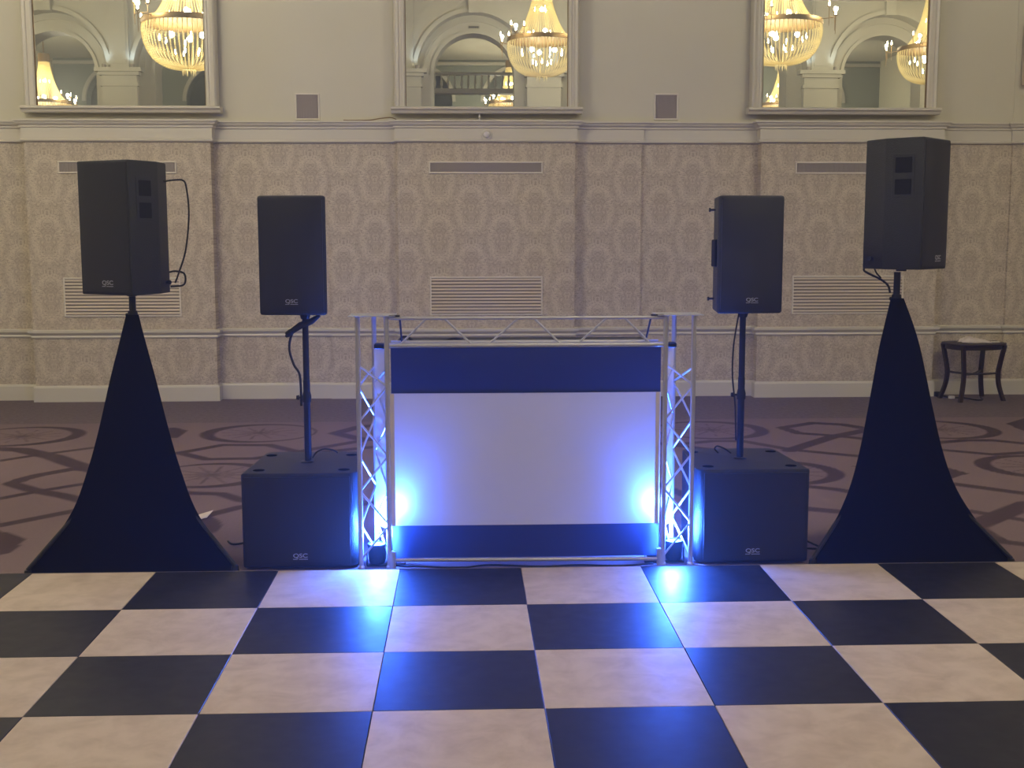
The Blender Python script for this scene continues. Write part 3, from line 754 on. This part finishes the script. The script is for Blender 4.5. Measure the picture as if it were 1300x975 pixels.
# ------------------------------------------------------------------ cables
def cable(pts, r, label, m='rubber', n=8, seg=8):
    bm = bmesh.new(); tube(bm, smooth_pts(pts, n), r, seg)
    return tag(obj('cable', bm, M[m], None, True), label, 'cable')
cable([(-1.815, 6.31, 1.97), (-1.765, 6.33, 1.978), (-1.72, 6.34, 1.975), (-1.705, 6.34, 1.93), (-1.700, 6.35, 1.80), (-1.725, 6.36, 1.62), (-1.765, 6.36, 1.50), (-1.785, 6.36, 1.45)], .0045, 'thin black cable looping down the side of the left skirted loudspeaker')
cable([(-1.815, 6.36, 1.505), (-1.785, 6.38, 1.51), (-1.74, 6.38, 1.495), (-1.745, 6.38, 1.44), (-1.81, 6.36, 1.43)], .005, 'short black cable loop at the lower corner of the left skirted loudspeaker')
cable([(-1.04, 6.30, 1.285), (-1.075, 6.30, 1.25), (-1.15, 6.31, 1.215), (-1.185, 6.32, 1.17), (-1.195, 6.32, 1.10), (-1.175, 6.33, 1.02), (-1.145, 6.33, .96), (-1.143, 6.345, .80)], .0065, 'black cable curving from under the left pole loudspeaker back to its pole')
t = thing('cable_connector', 'black moulded plug hanging under the left pole loudspeaker', 'connector', (-1.15, 6.302, 1.215))
bm = bmesh.new(); tube(bm, [(.12, -.015, .068), (.075, -.012, .035), (.02, -.006, .015), (-.03, 0, -.018), (-.06, 0, -.045)], [.010, .017, .019, .015, .008], 10); obj('body', bm, M['rubber'], t, 'auto')
bm = bmesh.new(); tube(bm, [(-.03, 0, -.018), (-.055, 0, -.036)], [.0175, .0165], 10); obj('strain_relief', bm, M['pole'], t, 'auto')
cable([(1.178, 6.325, 1.285), (1.165, 6.32, 1.22), (1.150, 6.32, 1.10), (1.148, 6.32, .95), (1.165, 6.32, .80), (1.172, 6.33, .70), (1.176, 6.33, .60)], .0045, 'black cable hanging beside the right speaker pole')
cable([(1.18, 6.46, .505), (1.145, 6.46, .53), (1.105, 6.46, .545), (1.09, 6.46, .53), (1.11, 6.46, .507)], .0045, 'small loop of black cable on the right subwoofer behind its pole')
cable([(-1.10, 6.42, .505), (-1.08, 6.42, .535), (-1.04, 6.42, .553), (-.99, 6.42, .548), (-.965, 6.43, .53)], .0045, 'black cable arching over the left subwoofer behind its pole')
cable([(-1.60, 6.60, .006), (-1.56, 6.52, .01), (-1.50, 6.50, .02), (-1.43, 6.52, .035), (-1.422, 6.60, .045)], .006, 'black cable on the carpet between left skirt and left subwoofer')
cable([(1.49, 6.45, .03), (1.55, 6.40, .04), (1.62, 6.33, .02), (1.66, 6.3, .006)], .0055, 'upper black cable between right subwoofer and right skirt')
cable([(1.49, 6.28, .006), (1.56, 6.30, .008), (1.66, 6.28, .006)], .0055, 'lower black cable lying between right subwoofer and right skirt')
cable([(-.61, 6.22, 1.145), (-.60, 6.22, 1.172), (-.57, 6.22, 1.172), (-.53, 6.22, 1.146), (-.44, 6.22, 1.140), (-.38, 6.22, 1.152), (-.33, 6.22, 1.163), (-.27, 6.22, 1.150), (-.24, 6.22, 1.141)], .006, 'black cable lying on the desk at the left end of the booth')
cable([(-.50, 6.26, 1.141), (-.2, 6.3, 1.141), (.2, 6.26, 1.141), (.6, 6.24, 1.141)], .006, 'long black cable lying along the desk of the booth')
cable([(-.64, 6.06, .008), (-.5, 6.01, .012), (-.3, 6.0, .008), (-.15, 6.04, .008), (.1, 6.0, .008), (.3, 6.02, .008), (.5, 5.99, .01), (.69, 6.03, .008)], .005, 'dark cable on the carpet under the bottom rail of the booth')
cable([(1.845, 6.31, 1.530), (1.835, 6.31, 1.508), (1.87, 6.30, 1.485), (1.92, 6.30, 1.462), (1.955, 6.28, 1.43), (1.965, 6.27, 1.39)], .006, 'black cable from the back of the right skirted loudspeaker to its pole')
cable([(1.895, 6.32, 1.515), (1.905, 6.31, 1.49), (1.925, 6.30, 1.468)], .0045, 'short thin cable joining under the right skirted loudspeaker')
bm = bmesh.new()
for s in (1,):
    vv = [bm.verts.new(p) for p in ((0, 0, .001), (.05, .03, .006), (.07, .12, .03), (-.03, .10, .004))]; bm.faces.new(vv)
o = obj('paper_scrap', bm, M['cloth']); o.location = (-1.885, 7.13, .003); md = o.modifiers.new('thickness', 'SOLIDIFY'); md.thickness = .002
tag(o, 'white scrap of paper on the carpet behind the left skirt', 'paper')

# ------------------------------------------------------------------ side table
tb = thing('side_table', 'small dark wooden side table with curved legs against the far wall', 'table', (4.98, 12.2, 0), math.radians(12))
bm = bmesh.new(); RT = .315
pl = [(RT*math.copysign(abs(math.cos(a))**.75, math.cos(a)), .25*math.copysign(abs(math.sin(a))**.75, math.sin(a))) for a in [2*PI*k/40 for k in range(40)]]
prism(bm, pl, .575, .595, .006, 2); obj('tabletop', bm, M['wood'], tb, 'auto')
bm = bmesh.new(); prism(bm, [(x*.88, y*.88) for x, y in pl], .53, .576, .003, 1); obj('apron', bm, M['wood'], tb, 'auto')
for sx in (-1, 1):
    for sy in (-1, 1):
        bm = bmesh.new(); pts = [(.262, .575), (.245, .48), (.225, .36), (.215, .28), (.225, .17), (.25, .07), (.272, 0)]
        prev = None
        for (r, z) in smooth_pts([(a, b_, 0) for a, b_ in pts], 4) and [(p.x, p.y) for p in smooth_pts([(a, b_, 0) for a, b_ in pts], 4)]:
            x = sx*r*.93; y = sy*r*.66; wd = .018
            ring = [bm.verts.new((x+dx*wd, y+dy*wd, z)) for dx, dy in ((-1, -1), (1, -1), (1, 1), (-1, 1))]
            if prev:
                for k in range(4): bm.faces.new((prev[k], prev[(k+1) % 4], ring[(k+1) % 4], ring[k]))
            else: bm.faces.new(ring)
            prev = ring
        bm.faces.new(prev); obj('leg', bm, M['wood'], tb, 'auto')
bm = bmesh.new()
for s in (-1, 1): tube(bm, smooth_pts([(-.20, -.142*s, .285), (0, 0, .265), (.20, .142*s, .285)], 5), .011, 8)
obj('cross_stretcher', bm, M['wood'], tb, 'auto')
# crumpled cloth
def crumple(nx_, ny_, sx, sy, h, seed, z0):
    rnd = random.Random(seed); bm = bmesh.new(); R_ = []
    f = [(rnd.uniform(8, 55), rnd.uniform(8, 45), rnd.uniform(0, 6), rnd.uniform(.3, 1)) for _ in range(9)]
    for j in range(ny_+1):
        row = []
        for i in range(nx_+1):
            u, v_ = i/nx_*2-1, j/ny_*2-1
            e = max(0, 1-max(abs(u), abs(v_))**4)
            z = sum(a*abs(math.sin(p*u*.5+q_*v_*.5+c_)) for p, q_, c_, a in f)/5
            row.append(bm.verts.new((u*sx*(1+.12*math.sin(5*v_+seed)), v_*sy*(1+.15*math.sin(4*u+seed)), z0+h*e*z*(1-.6*u)*.8)))
        R_.append(row)
    for j in range(ny_):
        for i in range(nx_): bm.faces.new((R_[j][i], R_[j][i+1], R_[j+1][i+1], R_[j+1][i]))
    return bm
o = obj('napkin', crumple(26, 14, .145, .09, .060, 3, .004), M['cloth'], None, True); o.location = (4.985, 12.17, .596); o.rotation_euler = (0, 0, .1)
o.modifiers.new('thickness', 'SOLIDIFY').thickness = .003
tag(o, 'crumpled white napkin on the side table', 'napkin')
t = thing('remote_control', 'small flat white and dark handset on the side table beside the napkin', 'handset', (5.19, 12.165, .5955), .3)
bm = bmesh.new(); box(bm, -.045, .045, -.02, .02, 0, .012, .003); obj('body', bm, M['plastic_w'], t)
bm = bmesh.new(); box(bm, -.03, .05, .022, .045, 0, .016, .003); obj('dark_end', bm, M['rubber'], t)
cable([(4.70, 12.42, .05), (4.74, 12.38, .02), (4.80, 12.3, .008), (4.92, 12.25, .01), (5.0, 12.1, .008), (5.08, 12.15, .008), (5.12, 12.3, .008)], .007, 'black cable lying on the carpet under the side table')
t = thing('plug_adaptor', 'small white plug lying under the side table by its left legs', 'plug', (4.80, 12.27, 0), .4)
bm = bmesh.new(); box(bm, -.03, .03, -.02, .02, 0, .03, .006, 2); obj('plug_body', bm, M['plastic_w'], t)
bm = bmesh.new(); box(bm, .03, .045, -.004, .004, .01, .02, .001); obj('pin', bm, M['brass'], t)
t = thing('plug_adaptor', 'black plug in the corner of the wall beside the side table', 'plug', (4.72, 12.45, 0), .1)
bm = bmesh.new(); box(bm, -.035, .035, -.03, .03, 0, .05, .01, 2); obj('plug_body', bm, M['rubber'], t)
bm = bmesh.new(); tube(bm, [(0, -.03, .025), (.01, -.06, .012)], .008, 8); obj('cord_grip', bm, M['rubber'], t)

# ------------------------------------------------------------------ chandeliers (the mirrors show all but one, added for its light)
RC = .65
def chandelier(loc, label):
    t = thing('chandelier', label, 'chandelier', loc, 0, 'crystal chandeliers hanging in the hall')
    def strands(prof, n, name, r=.0125, per=.034):
        bm = bmesh.new()
        pts = smooth_pts([(a, 0, z) for a, z in prof], 8)
        L = [0]
        for a, b_ in zip(pts, pts[1:]): L.append(L[-1]+(b_-a).length)
        m_ = int(L[-1]/per)
        samp = []
        for k in range(m_*2+1):
            d = L[-1]*k/(m_*2); i = max(0, min(len(L)-2, next((j for j in range(len(L)-1) if L[j+1] >= d), len(L)-2)))
            u = (d-L[i])/max(1e-9, L[i+1]-L[i]); samp.append(pts[i].lerp(pts[i+1], u))
        for s in range(n):
            a = 2*PI*s/n; rot = Matrix.Rotation(a, 3, 'Z')
            tube(bm, [rot @ p for p in samp], [r if k % 2 else r*.4 for k in range(len(samp))], 5, cap=False)
        o = obj(name, bm, M['crystal'], t, False); o['kind'] = 'stuff'; return o
    strands([(.13, 1.02), (.16, .80), (.24, .50), (.36, .22), (.50, .04), (.60, -.0)][::1], 52, 'crystal_tent')
    strands([(.635, -.05), (.645, -.16), (.60, -.36), (.48, -.54), (.30, -.64), (.10, -.67)], 60, 'crystal_basket')
    bm = bmesh.new(); lathe(bm, [(RC-.02, -.05), (RC, -.05), (RC+.008, -.03), (RC, .03), (RC-.02, .03), (RC-.02, -.05)], 48); obj('ring', bm, M['brass'], t, 'auto')
    bm = bmesh.new(); lathe(bm, [(0, 1.0), (.13, 1.0), (.15, 1.03), (.15, 1.20), (.13, 1.22), (0, 1.22)], 24); obj('crown', bm, M['brass'], t, 'auto')
    bm = bmesh.new(); tube(bm, [(0, 0, 1.2), (0, 0, 7.2-loc[2])], .016, 8); obj('rod', bm, M['brass'], t)
    bm = bmesh.new()
    for k in range(6):
        a = k*PI/3; tube(bm, [(math.cos(a)*.09, math.sin(a)*.09, -.66), (math.cos(a)*.09, math.sin(a)*.09, -.70), (math.cos(a)*.09, math.sin(a)*.09, -.76)], [.003, .014, .003], 6)
    obj('pendant_drops', bm, M['crystal'], t)
    # arms standing out from the ring, each with three candle lamps
    for k in range(4):
        a = k*PI/2+.62; d = Vector((math.cos(a), math.sin(a), 0)); e = Vector((-d.y, d.x, 0))
        bm = bmesh.new(); tube(bm, [d*(RC-.01), d*(RC+.20)], .006, 6); tube(bm, [d*(RC+.18)-e*.14, d*(RC+.22), d*(RC+.18)+e*.14], .006, 6)
        obj('arm', bm, M['brass'], t)
        for q_, p in enumerate((d*(RC+.18)-e*.14, d*(RC+.24), d*(RC+.18)+e*.14)):
            hz = (.10, .02, .14)[q_]
            bm = bmesh.new(); tube(bm, [p+Vector((0, 0, hz-.28)), p+Vector((0, 0, hz))], [.004, .008], 6); lathe(bm, [(0, hz), (.03, hz+.01), (.034, hz+.02), (0, hz+.02)], 12, (p.x, p.y, 0))
            obj('candle_cup', bm, M['brass'], t)
            bm = bmesh.new(); tube(bm, [p+Vector((0, 0, hz+.02)), p+Vector((0, 0, hz+.035)), p+Vector((0, 0, hz+.06)), p+Vector((0, 0, hz+.10))], [.006, .014, .014, .003], 8)
            obj('bulb', bm, M['flame'], t, True)
    for k in range(4):
        a = k*PI/2+.62; lamp('arm_lamp', (math.cos(a)*(RC+.24), math.sin(a)*(RC+.24), .13), SCONCE_W*3, WARM, .03, t)
    for rr_, zz, n in ((.40, .06, 8), (.40, -.24, 8), (.13, .55, 3), (.18, -.42, 5)):
        for k in range(n):
            a = 2*PI*k/n+rr_*9; p = Vector((math.cos(a)*rr_, math.sin(a)*rr_, zz))
            bm = bmesh.new(); tube(bm, [p-Vector((0, 0, .04)), p-Vector((0, 0, .02)), p, p+Vector((0, 0, .05))], [.006, .014, .014, .003], 8); obj('bulb', bm, M['flame'], t, True)
    for k in range(3):
        a = 2*PI*k/3+.4; lamp('basket_lamp', (math.cos(a)*.25, math.sin(a)*.25, -.2), BULB_W, WARM, .04, t)
        lamp('tent_lamp', (math.cos(a+1)*.25, math.sin(a+1)*.25, .12), BULB_W, WARM, .04, t)
    lamp('top_lamp', (0, 0, .55), BULB_W*.7, WARM, .04, t)
    return t
def dup_tree(o, parent=None):
    c = o.copy(); C.objects.link(c); c.parent = parent
    for ch in list(o.children): dup_tree(ch, c)
    return c
ch0 = chandelier((-4.24, 7.0, 4.76), 'crystal chandelier reflected large in the left mirror')
for loc, lab in (((4.92, 5.0, 5.14), 'crystal chandelier reflected large at the left of the right mirror'),
                 ((1.19, 2.0, 5.33), 'crystal chandelier reflected large in the middle mirror'),
                 ((8.95, 1.0, 5.35), 'crystal chandelier reflected cut off at the right of the right mirror'),
                 ((-10.4, 3.0, 5.2), 'extra crystal chandelier added unseen at the far left to light the arcade'),  # added out of view to brighten the dim left part of the arcade
                 ((-11.0, -7.0, 5.12), 'distant crystal chandelier reflected small in the left mirror'),
                 ((1.1, -11.0, 5.57), 'distant crystal chandelier reflected small in the middle mirror'),
                 ((9.14, -11.0, 5.55), 'distant crystal chandelier reflected small in the right mirror')):
    c = dup_tree(ch0); c.location = loc; c['label'] = lab
    k = 1 if loc[1] > 4 or loc[0] < -9 else ((.5 if loc[0] < 4 else .32) if loc[1] > 0 else .6)
    for o in c.children:
        if o.type == 'LIGHT': o.data = o.data.copy(); o.data.energy *= k

# ------------------------------------------------------------------ the arcaded hall behind the camera
PX = [1.42+2.945*k for k in range(-5, 5)]           # pier centres
CX = [p+1.4725 for p in PX[:-1]]
def arcade(name, y0, y1, R, zs, m, xl=-13, xr=13, ztop=7.2, centres=None, zb=0):
    bm = bmesh.new(); n = 20
    cs = centres or CX
    cur = xl
    for c in cs:
        box(bm, cur, c-R, y0, y1, zb, ztop) if c-R > cur+1e-3 else None
        pts = [(c+R*math.cos(PI-PI*k/n), zs+R*math.sin(PI*k/n)) for k in range(n+1)]
        for (xa, za), (xb, zb_) in zip(pts, pts[1:]):
            v = [bm.verts.new(p) for p in ((xa, y0, za), (xb, y0, zb_), (xb, y0, ztop), (xa, y0, ztop), (xa, y1, za), (xb, y1, zb_), (xb, y1, ztop), (xa, y1, ztop))]
            for qd in ((0, 1, 2, 3), (4, 5, 6, 7), (0, 1, 5, 4), (3, 2, 6, 7)): bm.faces.new([v[i] for i in qd])
        cur = c+R
    box(bm, cur, xr, y0, y1, zb, ztop)
    return struct(name, bm, m)
arcade('wall_front', -1.35, -1.0, 1.20, 5.16, M['hall'])
arcade('wall_front_inner', -1.95, -1.36, .86, 5.12, M['hall'])
def ring_arch(bm, c, R0, R1, zs, y0, y1, n=24):
    P0 = [(math.cos(PI-PI*k/n), math.sin(PI*k/n)) for k in range(n+1)]; prev = None
    for a, b_ in P0:
        ring = [bm.verts.new((c+R*a, y, zs+R*b_)) for R, y in ((R0, y0), (R0, y1), (R1, y1), (R1, y0))]
        if prev:
            for k in range(4): bm.faces.new((prev[k], prev[(k+1) % 4], ring[(k+1) % 4], ring[k]))
        prev = ring
bm = bmesh.new()
for c in CX:
    ring_arch(bm, c, 1.20, 1.29, 5.16, -1.0, -.955); ring_arch(bm, c, 1.08, 1.12, 5.14, -1.36, -1.33); ring_arch(bm, c, .86, .93, 5.12, -1.36, -1.32)
    box(bm, c-.11, c+.11, -1.0, -.88, 6.33, 6.62)
struct('trim_3', bm, M['hall'])
bm = bmesh.new()
for p in PX:
    box(bm, p-.36, p+.36, -1.0, -.86, 0, 4.80); box(bm, p-.39, p+.39, -1.0, -.83, 4.80, 4.87)
    box(bm, p-.36, p+.36, -1.0, -.86, 4.87, 5.02); box(bm, p-.42, p+.42, -1.0, -.80, 5.02, 5.09); box(bm, p-.48, p+.48, -1.0, -.74, 5.09, 5.17)
    box(bm, p-.20, p+.20, -1.0, -.90, 5.17, 6.9)
    box(bm, p-.15, p+.15, -.90, -.885, 5.27, 6.8)
struct('trim_4', bm, M['hall'])
bm = bmesh.new(); box(bm, -13, 13, -1.0, -.80, 6.62, 6.70); box(bm, -13, 13, -1.0, -.70, 6.70, 6.80); box(bm, -13, 13, -1.0, -.86, 6.88, 7.0)
struct('trim_5', bm, M['hall'])
# second hall beyond
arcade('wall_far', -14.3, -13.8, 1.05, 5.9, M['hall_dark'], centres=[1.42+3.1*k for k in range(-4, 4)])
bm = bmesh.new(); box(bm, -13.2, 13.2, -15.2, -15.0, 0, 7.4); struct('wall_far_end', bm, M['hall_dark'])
bm = bmesh.new()
for k in range(-4, 4): ring_arch(bm, 1.42+3.1*k, 1.05, 1.16, 5.9, -13.8, -13.7)
box(bm, -13, 13, -13.8, -13.65, 5.42, 5.52); box(bm, -13, 13, -13.8, -13.7, 7.02, 7.12)
struct('trim_6', bm, M['hall'])
t = thing('balcony_balustrade', 'pale balcony balustrade in the far hall, reflected in the middle mirror', 'balustrade', (-.05, -8.6, 0))
bm = bmesh.new(); box(bm, -2.4, 2.4, -.12, .12, 6.05, 6.12, .01); obj('handrail', bm, M['hall'], t)
bm = bmesh.new(); box(bm, -2.4, 2.4, -.2, .2, 5.55, 5.68, .01); obj('base_slab', bm, M['hall'], t)
b0 = None
for k in range(26):
    if b0 is None:
        bm = bmesh.new(); lathe(bm, [(.03, 0), (.03, .03), (.018, .06), (.042, .14), (.03, .22), (.016, .30), (.03, .34), (.03, .37)], 8); b0 = o = obj('baluster', bm, M['hall'], t, 'auto')
    else: o = b0.copy(); C.objects.link(o); o.parent = t
    o.location = (-2.3+k*.184, 0, 5.68)
# cool uplighters on the capitals
def uplight(x, y, z, label, e=7, col=(.55, .72, 1)):
    t = thing('capital_uplighter', label, 'uplighter', (x, y, z), 0, 'cool uplighters on the arcade capitals')
    bm = bmesh.new(); lathe(bm, [(0, 0), (.04, 0), (.045, .02), (.045, .07), (.038, .07), (.036, .05), (0, .05)], 14); obj('housing', bm, M['vent_grey'], t, 'auto')
    bm = bmesh.new(); lathe(bm, [(0, .052), (.034, .052), (.034, .058), (0, .058)], 14); obj('lens', bm, M['cool'], t)
    lamp('lamp', (0, .0, .10), e, col, .03, t, spot=math.radians(120), rot=(PI+.25, 0, 0))
for i, p in enumerate(PX):
    for s in (-1, 1):
        if abs(p) < 9: uplight(p+s*.29, -.82, 5.17, '%s-hand cool uplighter on the capital of arcade pier %s' % (('left', 'right')[s > 0], ('', '', 'far left', 'left', 'left of middle', 'right of middle', 'right', 'far right', '', '')[i]))
t = thing('ceiling_vent', 'small dark vent on the soffit of the middle arch, seen in the mirror', 'vent', (-.05, -1.335, 6.10))
bm = bmesh.new(); box(bm, -.12, .12, 0, .02, -.02, .03, .003); obj('frame', bm, M['vent_grey'], t)
bm = bmesh.new()
for k in range(5): box(bm, -.10+k*.042, -.07+k*.042, .02, .024, -.01, .02)
obj('slots', bm, M['rubber'], t)
